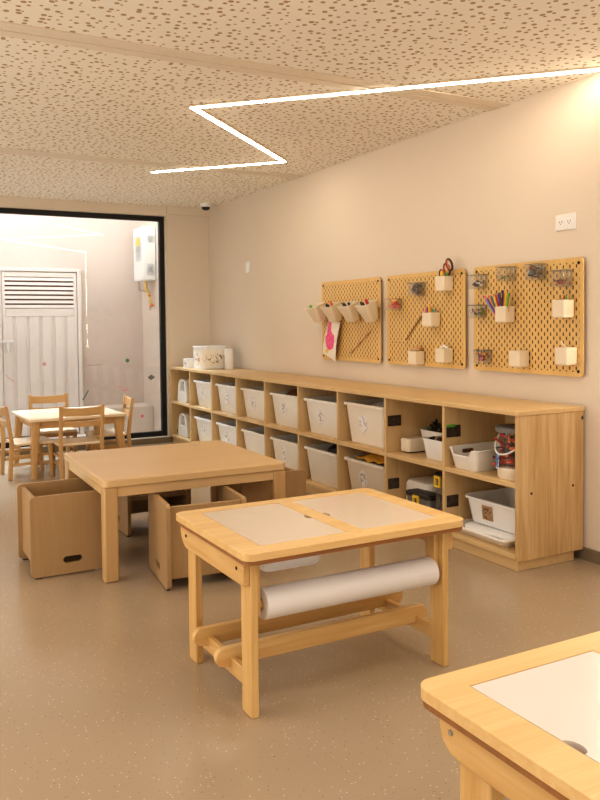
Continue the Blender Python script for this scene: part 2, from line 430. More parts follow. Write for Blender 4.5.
# stickers on the glass
gy = D+.0745
def sticker(name, mb, mat, label): solo(name, mb, mat, label, 'sticker', loc=(.018, 0, -.004))
def disc(x, z, r): return MB().plate(oval(2*r, 2*r, x, z, 20), [], 'y', gy-.0015, gy)
sticker('dot_sticker', disc(1.36, .787, .017), 'stickpink', 'small dusty pink round sticker on the window in front of the metal door')
sticker('dot_sticker', disc(2.117, .795, .019), 'stickgreen', 'small grey green round sticker on the window right of the metal door')
sticker('dot_sticker', disc(2.251, .262, .015), 'pink', 'small bright pink round sticker low on the window by the frame')
sticker('diamond_sticker', MB().plate([(2.31, .627), (2.345, .60), (2.385, .627), (2.345, .655)], [], 'y', gy-.0015, gy), 'grey', 'grey diamond sticker on the window near its right frame')
sticker('stroke_sticker', MB().plate([(1.69, .45), (1.70, .444), (1.752, .528), (1.742, .534)], [], 'y', gy-.0015, gy), 'stickgreen', 'short slanting green stroke sticker on the window above the small table')
def squig(pts, w=.006):
    up = [(x, z+w) for x, z in pts]; dn = [(x, z-w) for x, z in pts][::-1]
    return MB().plate(up+dn, [], 'y', gy-.0015, gy)
sticker('squiggle_sticker', squig([(1.03, .70), (1.045, .69), (1.05, .672), (1.07, .668), (1.078, .65), (1.095, .645), (1.10, .625)], .005), 'stickpink', 'pinkish zigzag line sticker on the window below the door handle')
sticker('squiggle_sticker', squig([(1.74+.02*k, .765-.004*(k % 2)+.003*math.sin(k*2)) for k in range(8)], .0022), 'grey', 'thin grey wavy line sticker on the window at mid height')
sticker('squiggle_sticker', squig([(2.03, .55), (2.05, .545), (2.06, .52), (2.09, .51), (2.10, .53), (2.12, .52), (2.125, .49)], .005), 'pink', 'pink curly line sticker on the window behind the right small chair')

# ------------------------------------------------------------------ LED strip
lt = thing('led_strip_light', 'warm white zigzag LED strip light running over the ceiling and down the right wall', 'light', (0, 0, 0))
P = [(1.854, 5.673), (2.551, 4.921), (1.5, 3.904), (2.925, 2.48)]
def ribbon(pts, w, z0, z1):
    # mitred flat band on the ceiling
    L, R = [], []
    for i, p in enumerate(pts):
        p = Vector(p); ds = []
        if i > 0: ds.append((p-Vector(pts[i-1])).normalized())
        if i < len(pts)-1: ds.append((Vector(pts[i+1])-p).normalized())
        nn = [Vector((-d.y, d.x)) for d in ds]
        m = sum(nn, Vector((0, 0))); m.normalize()
        k = w/2/max(.25, m.dot(nn[0]))
        L.append(p+m*k); R.append(p-m*k)
    mb = MB()
    for i in range(len(pts)-1):
        a, b, c, d = L[i], L[i+1], R[i+1], R[i]
        mb.quadbox([(q.x, q.y, z0) for q in (a, b, c, d)]+[(q.x, q.y, z1) for q in (a, b, c, d)])
    return mb
obj('light_channel', ribbon(P, .05, H-.007, H).box(W-.008, W, 2.455, 2.505, .78, H-.008), 'alu', lt)
obj('light_diffuser', ribbon(P, .022, H-.011, H-.007).box(W-.012, W-.008, 2.476, 2.484, .79, H-.012), 'led', lt)

# camera dome, outlet, switch
s = thing('security_camera', 'small white dome security camera under the ceiling in the far corner', 'security camera', (2.79, 6.97, H))
obj('camera_base', MB().lathe([(.055, 0), (.055, -.022), (.048, -.035)]), 'white', s)
obj('camera_dome', MB().lathe([(.04, -.034), (.038, -.045), (.028, -.058), (.012, -.064)]), 'dark', s)
s = thing('power_outlet', 'white double power outlet plate high on the right wall', 'outlet', (W, 2.757, 1.595))
obj('cover_plate', B(-.008, 0, -.062, .062, -.038, .038), 'white', s, .003)
for q in (-1, 1):
    so = obj('socket', MB().plate(rrect(.034, .03, .012, 5, q*.026, 0), [], 'x', -.011, -.008), 'bin_white', s)
    obj('slot', MB().box(-.0116, -.011, q*.026-.009, q*.026-.006, -.004, .008).box(-.0116, -.011, q*.026+.006, q*.026+.009, -.004, .006).box(-.0116, -.011, q*.026-.003, q*.026+.003, -.011, -.006), 'dark', so)
s = thing('light_switch', 'small white switch plate on the right wall near the far corner', 'switch', (W, 6.385, 1.62))
obj('cover_plate', B(-.008, 0, -.045, .045, -.05, .05), 'white', s, .003)
obj('rocker', B(-.012, -.008, -.018, .018, -.03, .03), 'bin_white', s)

# ------------------------------------------------------------------ cubby shelf
SX0, SX1 = 2.52, 2.929
SY0, SY1 = 2.637, 7.27
N = 9
pitch = (SY1-.02-SY0)/N
th = .018
def divy(k): return SY0+.01+pitch*k           # centre of divider k (0 = near end panel)
sh = thing('cubby_shelf', 'long low maple cubby shelf with two rows of nine openings along the right wall', 'shelf', (0, 0, 0))
obj('top_board', B(SX0-.006, SX1+.004, SY0-.004, SY1+.004, .703, .725), 'maple_y', sh, .003)
obj('end_panel', B(SX0, SX1, SY0, SY0+.02, .05, .703), 'maple_knot', sh, .002)
obj('end_panel', B(SX0, SX1, SY1-.02, SY1, .05, .703), 'maple_z', sh, .002)
obj('bottom_board', B(SX0+.001, SX1, SY0+.02, SY1-.02, .055, .077), 'maple_y', sh, .002)
obj('back_panel', B(SX1-.008, SX1, SY0+.02, SY1-.02, .077, .703), 'maple_y', sh)
obj('plinth', B(SX0+.016, SX1-.04, SY0+.02, SY1-.01, 0, .055), 'maple_y', sh, .002)
for k in range(1, N):
    y = divy(k); outer = [(SX0, .077), (SX1-.008, .077), (SX1-.008, .703), (SX0, .703)]; holes = []
    # plate on axis y: polygon in (x, z)
    obj('divider', MB().plate(outer, holes, 'y', y-th/2, y+th/2), 'maple_z', sh)
    if k in (1, 2):
        for zz, ww in ((.575, .09), (.222, .075)):
            pl = obj('picture_label', MB().plate(rrect(ww, .06, .004, 2, SX0+.012+ww/2, zz), [], 'y', y-th/2-.0015, y-th/2), 'dark_label', sh); pl['label'] = 'dark picture label'
            if k == 1 and zz > .5: obj('green_strip', MB().plate(rrect(ww*.6, .014, .003, 2, SX0+.012+ww*.3, zz+.028), [], 'y', y-th/2-.003, y-th/2-.0015), 'green', pl)
for k in range(N):
    a = SY0+.02 if k == 0 else divy(k)+th/2; b = SY1-.02 if k == N-1 else divy(k+1)-th/2
    obj('shelf_board', B(SX0+.001, SX1-.008, a, b, .377, .400), 'maple_y', sh, .002)
obj('screw', MB().tube([(2.60, SY0-.0015, .35), (2.60, SY0+.005, .35)], .006), 'screw', sh)
obj('screw', MB().tube([(2.86, SY0-.0015, .36), (2.86, SY0+.005, .36)], .006), 'screw', sh)
obj('screw', MB().tube([(2.92, SY0-.0015, .665), (2.92, SY0+.005, .68)], .006), 'screw', sh)

# storage bins; opening k counted from the near end (0) to the window end (8)
ords = ['first', 'second', 'third', 'fourth', 'fifth', 'sixth', 'seventh', 'eighth', 'ninth']
def bin_at(k, row, mat, lab, wx=.42, hgt=.228, sticker_kind='label', extra=''):
    z = .400 if row else .077
    yc = (divy(k)+divy(k+1))/2+.017
    col = ords[8-k]
    rowname = 'top' if row else 'bottom'
    desc = {'bin_white': 'white', 'bin': 'pale grey', 'bin_clear': 'frosted clear'}[mat]
    t = thing('storage_bin', '%s plastic bin in the %s row, %s opening from the window end%s' % (desc, rowname, col, extra), 'bin', (2.718, yc, z), 0, 'plastic bins in the cubby shelf')
    obj('bin_body', MB().tub(.285, wx-.06, .325, wx, hgt, .018, .03, .003, 0, .016), mat, t)
    if lab:
        lx = -.153; a = math.atan2(.02, hgt)
        q = obj('label', MB().plate([(.05*math.cos(PI/6+i*PI/3)*.95, .05*math.sin(PI/6+i*PI/3)*1.15) for i in range(6)], [], 'x', -.002, 0), 'label', t,
                loc=(lx-.0015, .02, hgt*.53), rot=(0, -a*.9, 0))
        q['label'] = 'white sticker with a grey drawing'
    return t
specs = {7: ('bin_white', 1, 1), 6: ('bin_white', 1, 1), 5: ('bin', 1, 0), 4: ('bin', 1, 1), 3: ('bin', 1, 0), 2: ('bin_clear', 1, 1)}
for k, (mat, l1, l0) in specs.items():
    bin_at(k, 1, mat, l1, hgt=.245 if k == 2 else .228, extra=', with papers' if k == 7 else '')
    bin_at(k, 0, mat, l0, extra=', with cloth' if k == 2 else '')
def crumple(c, r, seed, n=14):
    rng = random.Random(seed); mb = MB().ball(c, r, n)
    mb.v = [(c[0]+(x-c[0])*(1+rng.uniform(-.16, .16)), c[1]+(y-c[1])*(1+rng.uniform(-.16, .16)), c[2]+(z-c[2])*(1+rng.uniform(-.22, .22))) for x, y, z in mb.v]
    return mb
def yc(k): return (divy(k)+divy(k+1))/2+.012
# contents of the bins
solo('paper_sheet', MB().quadbox([(2.63, yc(7)-.13, .593), (2.63, yc(7)+.05, .593), (2.80, yc(7)+.05, .598), (2.80, yc(7)-.13, .598), (2.625, yc(7)-.12, .668), (2.625, yc(7)+.0, .643), (2.80, yc(7)+.0, .653), (2.80, yc(7)-.12, .673)]), 'paper', 'folded white paper sheets sticking out of the top bin second from the window', 'paper')
solo('fabric_bundle', crumple((2.68, yc(4)-.03, .611), (.09, .15, .055), 3), 'brown', 'brown crumpled fabric in the top bin, fifth opening from the window end', 'fabric')
solo('fabric_bundle', crumple((2.72, yc(6), .592), (.1, .14, .045), 9), 'bin_white', 'pale folded fabric in the top bin, third opening from the window end', 'fabric')
solo('green_folder', B(2.66, 2.82, yc(7)-.14, yc(7)+.02, .2, .305), 'leaf', 'green folder standing in the bottom bin second from the window', 'folder')
solo('plastic_bag', crumple((2.70, yc(3)-.05, .285), (.1, .13, .065), 5), 'dark', 'crumpled black plastic bag in the bottom bin, sixth opening from the window end', 'bag')
def drape(seed):
    mb = MB(); rng = random.Random(seed); nx, ny = 14, 20; o = 0
    for i in range(nx):
        for j in range(ny):
            u, v = i/(nx-1), j/(ny-1)
            x = 2.59+.24*u; y = yc(2)-.18+.33*v
            z = .308+.026*math.sin(PI*u)*math.sin(PI*v)+.022*(1-v)*math.sin(PI*min(1, u*1.2))+.007*math.sin(v*19+u*5)+.006*math.sin(u*15+v*8)
            mb.v.append((x, y, z))
    for i in range(nx-1):
        for j in range(ny-1):
            a = i*ny+j; mb.f.append((a, a+1, a+ny+1, a+ny))
    return mb
cl = solo('yellow_cloth', drape(2), 'cloth_yellow', 'rumpled mustard yellow cloth in the bottom frosted bin', 'cloth')
sl = cl.modifiers.new('thick', 'SOLIDIFY'); sl.thickness = .006
solo('cloth_pile', crumple((2.73, yc(2), .597), (.12, .16, .045), 4), 'bin_white', 'pale cloth in the top frosted clear bin', 'cloth')

# white caddies with handle openings in the window-end openings
def caddy(z, label, knob=False):
    t = thing('white_caddy', label, 'caddy', (2.62, yc(8)+.05, z), .0, 'white caddies in the window end openings')
    out = [(-.12, 0), (.12, 0), (.125, .03), (.10, .16), (.075, .2), (.03, .215), (-.03, .215), (-.075, .2), (-.10, .16), (-.125, .03)]
    hol = [(-.06, .10), (.06, .10), (.055, .16), (.03, .185), (-.03, .185), (-.055, .16)]
    obj('caddy_body', MB().plate(out, [hol], 'x', -.06, .06), 'white', t, .012)
    obj('caddy_window', MB().plate(rrect(.05, .07, .01, 3, 0, .145), [], 'x', .02, .03), 'grey', t)
    if knob: obj('knob', MB().ball((-.03, .16, .035), .022), 'dark', t)
caddy(.401, 'white plastic caddy with handle in the top opening nearest the window')
caddy(.078, 'white plastic caddy with handle and dark knob in the bottom opening nearest the window', True)

# opening 1 (second from near end), top: small box and two little bins
t = thing('wooden_box', 'small pale closed box with dark feet on the shelf beside two small bins', 'box', (2.665, 3.605, .400))
obj('box_body', MB().loft([[(p[0], p[1], z) for p in rrect(.13+e, .088+e, .02)] for z, e in ((.008, -.006), (.014, 0), (.072, 0), (.08, -.01))]), 'cream', t)
obj('foot', MB().box(-.05, .05, -.035, .035, 0, .008), 'dark', t)
def small_bin(x, y, rz, w, d, hgt, label, mat='bin'):
    t = thing('small_bin', label, 'bin', (x, y, .400), rz)
    obj('bin_body', MB().tub(w*.86, d*.86, w, d, hgt, .004, .02, .003, 0, .006), mat, t)
    return t
small_bin(2.68, 3.315, 0, .19, .22, .108, 'small pale bin of mixed craft bits at the front of the upper second opening', 'bin_white')
small_bin(2.815, 3.54, 0, .165, .20, .12, 'small beige bin of dark greenery behind the pale craft bin')
def bits(center, size, n, mats, seed, r=(.006, .012), elong=1.0):
    """loose bits: one mesh, several colours"""
    rng = random.Random(seed); mb = MB(); idx = []
    for i in range(n):
        c = [center[k]+rng.uniform(-.5, .5)*size[k] for k in range(3)]; rr = rng.uniform(*r); f0 = len(mb.f)
        if rng.random() < .5: mb.ball(c, (rr, rr*elong, rr*rng.uniform(.5, 1)), 8)
        else:
            d = Vector((rng.uniform(-1, 1), rng.uniform(-1, 1), rng.uniform(-.6, .6))).normalized()*rr*1.6*elong
            mb.tube([Vector(c)-d, Vector(c)+d], rr*.45, 6)
        idx += [i % len(mats)]*(len(mb.f)-f0)
    return mb, idx
def stuff(name, label, cat, center, size, n, mats, seed, **kw):
    mb, idx = bits(center, size, n, mats, seed, **kw)
    o = solo(name, mb, mats[0], label, cat); o['kind'] = 'stuff'
    for m in mats[1:]: o.data.materials.append(M[m])
    # faces keep their order after normal recalculation
    o.data.polygons.foreach_set('material_index', idx); return o
stuff('craft_bits', 'mixed small craft bits filling the small pale bin', 'craft bits', (2.68, 3.315, .500), (.13, .16, .02), 60, ['brown', 'white', 'dark', 'tan'], 11, r=(.008, .015))
stuff('dry_greenery', 'dark green and brown plant bits filling the beige bin', 'greenery', (2.815, 3.54, .521), (.11, .15, .04), 60, ['dark', 'leaf', 'dark', 'brown'], 12, r=(.008, .02), elong=1.6)
# opening 1 bottom
t = thing('storage_case', 'large pale rounded storage case in the lower second opening', 'case', (2.735, 3.535, .077))
obj('case_body', MB().loft([[(p[0], p[1], z) for p in rrect(.22+e, .24+e, .05)] for z, e in ((0, -.02), (.01, 0), (.15, 0), (.168, -.02), (.172, -.05))]), 'bin', t)
def latchbox(x, y, w, d, hgt, label, green=False):
    t = thing('latch_box', label, 'box', (x, y, .077))
    obj('box_body', MB().tub(w*.9, d*.9, w, d, hgt, .002, .015, .003), 'clear' if green else 'grey', t)
    obj('lid', MB().loft([[(p[0], p[1], z) for p in rrect(w+.012+e, d+.012+e, .016)] for z, e in ((hgt+.001, 0), (hgt+.018, 0), (hgt+.024, -.012))]), 'dark', t)
    la = obj('latch', MB().plate([(-.024, hgt-.045), (.024, hgt-.045), (.024, hgt+.012), (-.024, hgt+.012)], [[(-.015, hgt-.036), (.015, hgt-.036), (.015, hgt+.0), (-.015, hgt+.0)]], 'x', -w/2-.016, -w/2-.005), 'yellow', t)
    la['label'] = 'yellow clip latch'
    return t
latchbox(2.59, 3.415, .085, .2, .115, 'low dark box with a yellow latch in the lower second opening')
latchbox(2.61, 3.245, .10, .085, .245, 'tall clear box with a dark lid and green bits in the lower second opening', True)
stuff('green_blocks', 'bright green bits at the bottom of the tall clear box', 'bits', (2.61, 3.245, .10), (.06, .045, .03), 40, ['green', 'green', 'yellow'], 13, r=(.008, .012))

# opening 0 top: basket, bucket, jar
def dip(x, y): return .032*min(1, max(0, (.075-abs(y))/.018)) if (x < -.13 or x > .13) else 0
t = thing('plastic_basket', 'white open basket with dipped handle ends in the upper opening at the near end', 'basket', (2.688, 3.035, .400))
obj('basket_body', MB().tub(.28, .165, .32, .2, .105, .004, .03, .004, 0, .006, dip), 'bin', t)
obj('handle_hole', MB().plate(rrect(.07, .02, .009, 4, -.04, .075), [], 'y', .0885, .092), 'brown', t)
t = thing('toy_bucket', 'clear round bucket of colourful toys with a white handle, in the upper near opening', 'bucket', (2.625, 2.765, .400))
R_ = .088  # bucket radius
obj('bucket_base', MB().lathe([(R_-.012, .0), (R_-.008, .006), (R_-.005, .048), (R_-.006, .052)], n=32), 'cream', t)
obj('bucket_wall', MB().lathe([(R_-.006, .052), (R_, .225)], n=32, cap0=False, cap1=False), 'clear', t)
obj('lid', MB().lathe([(R_+.003, .215), (R_+.004, .235), (R_-.004, .24), (.03, .238)], n=32), 'grey', t)
hp = [(R_*1.02*math.cos(a)*-1, R_*1.02*math.sin(a), .215-.10*math.sin(PI*(a-.2*PI)/(1.05*PI))) for a in [(.2*PI+1.05*PI*k/24)-PI/2 for k in range(0)]]
hand = [(-R_*1.03*math.cos(a), R_*1.03*math.sin(a), .20-.085*math.cos(a*1.02)) for a in [(-PI/2+PI*k/24) for k in range(25)]]
obj('handle', MB().tube(hand, .004, 8), 'white', t)
lab = MB()
o = 0
for k in range(9):
    a = .15+.9*k/8
    for z in (.045, .115+.012*math.sin(k*1.7)): lab.v.append((-(R_+.001)*math.cos(a), (R_+.001)*math.sin(a), z))
for k in range(8): lab.f.append((2*k, 2*k+2, 2*k+3, 2*k+1))
obj('label', lab, 'bucket_label', t)
stuff('toy_pieces', 'tangled red, dark and green toy pieces inside the clear bucket', 'toys', (2.625, 2.765, .528), (.10, .10, .13), 130, ['red', 'dark', 'red', 'dark', 'orange', 'brown', 'dark'], 14, r=(.009, .015), elong=2.2)
t = thing('jar', 'small jar with a teal lid behind the basket in the upper near opening', 'jar', (2.86, 2.92, .400))
obj('jar_body', MB().lathe([(.045, 0), (.05, .01), (.05, .09), (.04, .10)]), 'brown', t)
obj('jar_lid', MB().lathe([(.05, .101), (.052, .12), (.045, .15), (.02, .158)]), 'teal', t)
# opening 0 bottom: tray, lid, tub
t = thing('plastic_tray', 'flat pale tray lying at the bottom of the lower opening at the near end', 'tray', (2.72, 2.945, .077))
obj('tray_body', MB().tub(.30, .36, .35, .40, .04, .006, .035, .003, 0, .01), 'bin', t)
t = solo('tub_lid', MB().loft([[(p[0], p[1], z) for p in rrect(.30+e, .36+e, .06)] for z, e in ((.005, -.01), (.0, .0), (.01, .0), (.014, -.02))]), 'bin_white', 'white lid lying on the flat tray under the big tub', 'lid', loc=(2.70, 2.89, .12), rot=(0, -.02, .06))
t = thing('storage_tub', 'white wide tub with a brown photo label, in the lower opening at the near end', 'tub', (2.75, 2.893, .137), .0)
obj('tub_body', MB().tub(.285, .345, .315, .40, .128, .012, .05, .003, 0, .01), 'bin_white', t)
q = obj('label', B(-.003, 0, -.035, .035, -.035, .035), 'photo_label', t, loc=(-.1525, .03, .066), rot=(0, -.1, 0)); q['label'] = 'brown photo label'

# on top of the shelf
t = thing('storage_tub', 'cream round cornered tub with doodle print on top of the shelf near the window', 'tub', (2.70, 6.70, .725))
obj('tub_body', MB().tub(.235, .245, .245, .255, .205, .009, .05, .003, 0, .012), 'white', t)
obj('doodle_print', MB().loft([[(p[0], p[1], z) for p in rrect(.2375+.0095*(z/.195), .2475+.0095*(z/.195), .045)] for z in (.03, .165)], False, False), 'doodle', t)
obj('sun_mark', MB().plate(oval(.03, .034, -.04, .085, 12), [], 'x', -.1235, -.1205), 'orange', t)
t = thing('small_box', 'small white printed box on top of the shelf beside the doodle tub', 'box', (2.60, 6.93, .725))
obj('box_body', B(-.05, .05, -.05, .05, 0, .085), 'white', t, .003)
obj('print', B(-.0515, -.05, -.035, .035, .01, .075), 'doodle_grey', t)
solo('paper_roll', MB().lathe([(.04, 0), (.042, .004), (.042, .175), (.04, .18)]), 'paper', 'white paper roll standing on the shelf right behind the doodle tub', 'roll', loc=(2.80, 6.50, .725))

# ------------------------------------------------------------------ pegboards
PB = 2.918
pos = ['right', 'middle', 'left']
for k in range(3):
    y0 = 2.632+.832*k
    t = thing('pegboard', '%s plywood pegboard of the three on the right wall' % {0: 'nearest, rightmost', 1: 'central', 2: 'farthest, leftmost'}[k], 'pegboard', (PB, y0, .860), 0, 'pegboards on the right wall')
    o = obj('board_panel', MB().plate(rrect(.76, .56, .022, 5, .38, .28), [], 'x', 0, .006), 'peg', t)
    for yy in (.026, .734):
        for zz in (.026, .534):
            obj('screw', MB().tube([(-.003, yy, zz), (W-PB-.0005, yy, zz)], .0075), 'screw', t)
cups = {}
def cup(name, y0, y1, z0, z1, label, clearbox=False):
    d = .07 if not clearbox else .068
    t = thing(name, label, 'container', (PB-.002, y0, z0), 0, 'clear boxes on the pegboards' if clearbox else 'white cups on the pegboards')
    w, h_ = y1-y0, z1-z0
    mb = MB().tub(d-.002, w-.002, d, w, h_, .0008, .006 if not clearbox else .003, .0025, 0, .003)
    mb.xf(Matrix.Translation((-d/2-.002, w/2, 0)))
    obj('box_body' if clearbox else 'cup_body', mb, 'clear' if clearbox else 'cream', t)
    if clearbox:
        rimm = MB().plate(rrect(d+.002, w+.002, .004, 3, -d/2-.002, w/2), [rrect(d-.005, w-.005, .003, 3, -d/2-.002, w/2)], 'z', h_-.004, h_+.0005)
        obj('rim', rimm, 'clear_edge', t)
    obj('hook', MB().box(-.003, .002, w*.25, w*.25+.008, h_-.03, h_-.008).box(-.003, .002, w*.75-.008, w*.75, h_-.03, h_-.008), 'cream', t)
    return (PB-.004-d/2, (y0+y1)/2, z0, h_)
wa = cup('pegboard_cup', 3.558, 3.637, 1.298, 1.383, 'white cup of scissors at the top right of the central pegboard')
wb = cup('pegboard_cup', 3.676, 3.762, 1.097, 1.179, 'white cup of markers at the middle of the central pegboard')
wc = cup('pegboard_cup', 3.824, 3.902, .871, .953, 'white cup holding a tape roll at the bottom of the central pegboard')
wd = cup('pegboard_cup', 3.561, 3.639, .893, .974, 'white cup of glue sticks at the bottom right of the central pegboard')
wp = cup('pegboard_cup', 3.070, 3.145, 1.118, 1.201, 'white cup of coloured pencils on the nearest pegboard')
wr = cup('pegboard_cup', 2.680, 2.754, 1.139, 1.223, 'white cup of felt pens at the right of the nearest pegboard')
wm = cup('pegboard_cup', 2.968, 3.044, .894, .977, 'empty white cup at the bottom middle of the nearest pegboard')
ws = cup('pegboard_cup', 2.661, 2.736, .917, .999, 'white cup with a pale strap at the bottom right of the nearest pegboard')
ca = cup('clear_box', 3.811, 3.909, 1.279, 1.359, 'clear box of dark bits at the top of the central pegboard', True)
cb = cup('clear_box', 4.052, 4.134, 1.198, 1.271, 'clear box of orange and pink bits at the left edge of the central pegboard', True)
c1 = cup('clear_box', 3.272, 3.363, 1.299, 1.376, 'clear box of black beads, highest at the left edge of the nearest pegboard', True)
c2 = cup('clear_box', 3.056, 3.141, 1.327, 1.404, 'nearly empty clear box above the pencil cup on the nearest pegboard', True)
c3 = cup('clear_box', 2.851, 2.938, 1.323, 1.403, 'clear box of grey discs along the top of the nearest pegboard', True)
c4 = cup('clear_box', 2.685, 2.773, 1.282, 1.363, 'clear box of dark red bits at the top right of the nearest pegboard', True)
c5 = cup('clear_box', 3.277, 3.364, 1.143, 1.214, 'clear box of brown bits at mid height on the left edge of the nearest pegboard', True)
c6 = cup('clear_box', 3.240, 3.316, .899, .973, 'clear box of pink and dark bits at the bottom left of the nearest pegboard', True)
def fill(c, name, label, mats, n, seed, frac=.5, r=(.006, .011), el=1.0):
    x, y, z, h_ = c
    stuff(name, label, 'bits', (x, y, z+.014+h_*frac/2), (.03, .045, h_*frac-.012), n, mats, seed, r=r, elong=el)
fill(ca, 'craft_bits', 'dark grey and brown bits in the top clear box of the central pegboard', ['dark', 'brown', 'grey', 'dark'], 60, 21, .85)
fill(cb, 'pompoms', 'orange and pink pompoms in the left clear box of the central pegboard', ['orange', 'pink', 'red', 'yellow'], 26, 22, .8, (.01, .015))
fill(c1, 'black_beads', 'black beads in the clear box highest at the left of the nearest pegboard', ['dark', 'dark', 'bin_white'], 40, 23, .42, (.006, .009), 1.2)
fill(c2, 'craft_bits', 'few green bits in the nearly empty clear box above the pencils', ['green', 'leaf', 'tan'], 12, 24, .28, (.004, .007), 1.5)
fill(c3, 'grey_discs', 'grey discs and dark bits in the clear box along the top', ['grey', 'dark', 'lightblue', 'brown'], 40, 25, .7, (.009, .014))
fill(c4, 'craft_bits', 'dark red bits in the clear box at the top right', ['red', 'brown', 'brown'], 30, 26, .33)
fill(c5, 'craft_bits', 'brown and green bits in the mid height clear box', ['brown', 'purple', 'green', 'tan'], 36, 27, .55)
fill(c6, 'craft_bits', 'pink, red and dark bits in the bottom left clear box', ['red', 'dark', 'pink', 'dark', 'yellow'], 46, 28, .8)

def pencil(p, q, mat, label, r=.0048, name='coloured_pencil', cat='pencil', cap=None):
    p, q = Vector(p), Vector(q); d = (q-p).normalized()
    t = thing(name, label, cat, p)
    obj('shaft', MB().tube([(0, 0, 0), q-p-d*.014], r, 6 if name == 'coloured_pencil' else 10), mat, t)
    if name == 'coloured_pencil':
        obj('tip', MB().tube([q-p-d*.014, q-p], [r*.95, r*.15], 6), 'tan', t)
    else:
        obj('cap', MB().tube([q-p-d*.014, q-p], [r*1.05, r*.7], 10), cap or mat, t)
x, y, z, h_ = wp
tops = [(.13, 'pink', 'pink', .07), (.115, 'lightblue', 'light blue', .045), (.092, 'orange', 'orange', .07), (.07, 'teal', 'teal', .068), (.04, 'red', 'red', .075),
        (.012, 'brown', 'brown', .085), (-.008, 'navy', 'navy blue', .095), (-.04, 'yellow', 'yellow', .09), (-.075, 'tan', 'natural wood', .085),
        (.10, 'purple', 'purple', .055), (.055, 'yellow', 'gold', .062), (.025, 'blue', 'mid blue', .08), (-.025, 'orange', 'amber', .085), (-.06, 'green', 'green', .08), (.08, 'red', 'dark red', .058)]
for i, (dy, m, nm, up) in enumerate(tops):
    y2 = y+dy*1.0
    pencil((x-.015+.005*(i % 3), y+dy*.2, z+.006), (x-.02-.006*(i % 2), y2+(.01 if dy > .03 else 0), z+h_+up), m, nm+' pencil standing in the pencil cup on the nearest pegboard')
x, y, z, h_ = wb
for i, (dy, m, nm, up) in enumerate([(.033, 'pink', 'pink', .02), (.02, 'purple', 'purple', .028), (.008, 'yellow', 'yellow', .03), (-.006, 'orange', 'orange', .022), (-.018, 'green', 'green', .018), (-.03, 'lightblue', 'light blue', .012)]):
    pencil((x+.003*(i % 2), y+dy*.6, z+.006), (x-.008, y+dy*1.25, z+h_+up*1.3), m, nm+' marker in the white cup at the middle of the central pegboard', .0058, 'marker', 'marker')
x, y, z, h_ = wr
for dy, m, nm, up in [(-.012, 'red', 'red', .022), (-.024, 'green', 'green', .02), (.006, 'purple', 'purple', .006), (.02, 'orange', 'orange', .005)]:
    pencil((x, y+dy*.8, z+.006), (x-.004, y+dy, z+h_+up), m, nm+' felt pen in the right cup of the nearest pegboard', .0055, 'felt_pen', 'pen')
x, y, z, h_ = wd
for dy, m, nm, up in [(.022, 'white', 'leftmost of the white glue sticks in the cup at the bottom of the central pegboard', .014), (.0, 'yellow', 'yellow glue stick in the cup at the bottom of the central pegboard', .022), (-.022, 'white', 'rightmost of the white glue sticks in the cup at the bottom of the central pegboard', .014)]:
    pencil((x, y+dy, z+.006), (x, y+dy, z+h_+up), m, nm, .010, 'glue_stick', 'glue stick', 'white')
x, y, z, h_ = wc
solo('tape_roll', MB().lathe([(.030, 0), (.033, .003), (.033, .02), (.030, .023), (.016, .023), (.016, 0)], n=24, cap0=False, cap1=False), 'tan', 'tan tape roll tilted on top of the bottom left cup of the central pegboard', 'tape', loc=(x, y, z+h_+.0015), rot=(0, 0, 0))
x, y, z, h_ = ws
solo('strap', MB().tube([(x, y-.01, z+.02), (x, y, z+h_+.004), (x-.005, y+.015, z+h_+.014), (x-.01, y+.022, z+h_+.028)], .004, 6), 'cream', 'pale strap poking out of the bottom right cup of the nearest pegboard', 'strap')
# scissors and tools in the top cup of the central board
x, y, z, h_ = wa
def ringpts(c, a, b, tilt, n=16):
    out = []
    for i in range(n+1):
        t = 2*PI*i/n; u, v = a*math.cos(t), b*math.sin(t)
        out.append((c[0], c[1]+u*math.cos(tilt)-v*math.sin(tilt), c[2]+u*math.sin(tilt)+v*math.cos(tilt)))
    return out
t = thing('scissors', 'large scissors with black and orange handles in the top cup of the central pegboard', 'scissors', (x, y, z))
for q, m in ((1, .5), (-1, .42)):
    hd = obj('handle', MB().tube(ringpts((-.004*q, -.036-.016*q, h_+.05+.012*q), .021, .036, -.55), .006, 8), 'dark', t)
    obj('grip_inlay', MB().tube(ringpts((-.004*q, -.036-.016*q, h_+.05+.012*q), .015, .029, -.55), .004, 8), 'orange', hd)
obj('blade', MB().tube([(0, -.012, h_+.02), (0, .02, .008)], .005, 6), 'steel', t)
t = thing('scissors', 'small scissors with blue handles in the top cup of the central pegboard', 'scissors', (x, y, z))
for q in (1, -1): obj('handle', MB().tube(ringpts((0, .022+.009*q, h_+.018), .011, .022, .15*q), .004, 8), 'navy' if q > 0 else 'orange', t)
obj('blade', MB().tube([(0, .022, h_+.003), (0, .015, .01)], .004, 6), 'steel', t)
pencil((x-.01, y+.005, z+.006), (x-.012, y+.008, z+h_+.03), 'yellow', 'yellow marker in the top cup of the central pegboard', .006, 'marker', 'marker')
pencil((x+.01, y-.02, z+.006), (x, y-.028, z+h_+.02), 'green', 'green marker in the top cup of the central pegboard', .009, 'marker', 'marker')

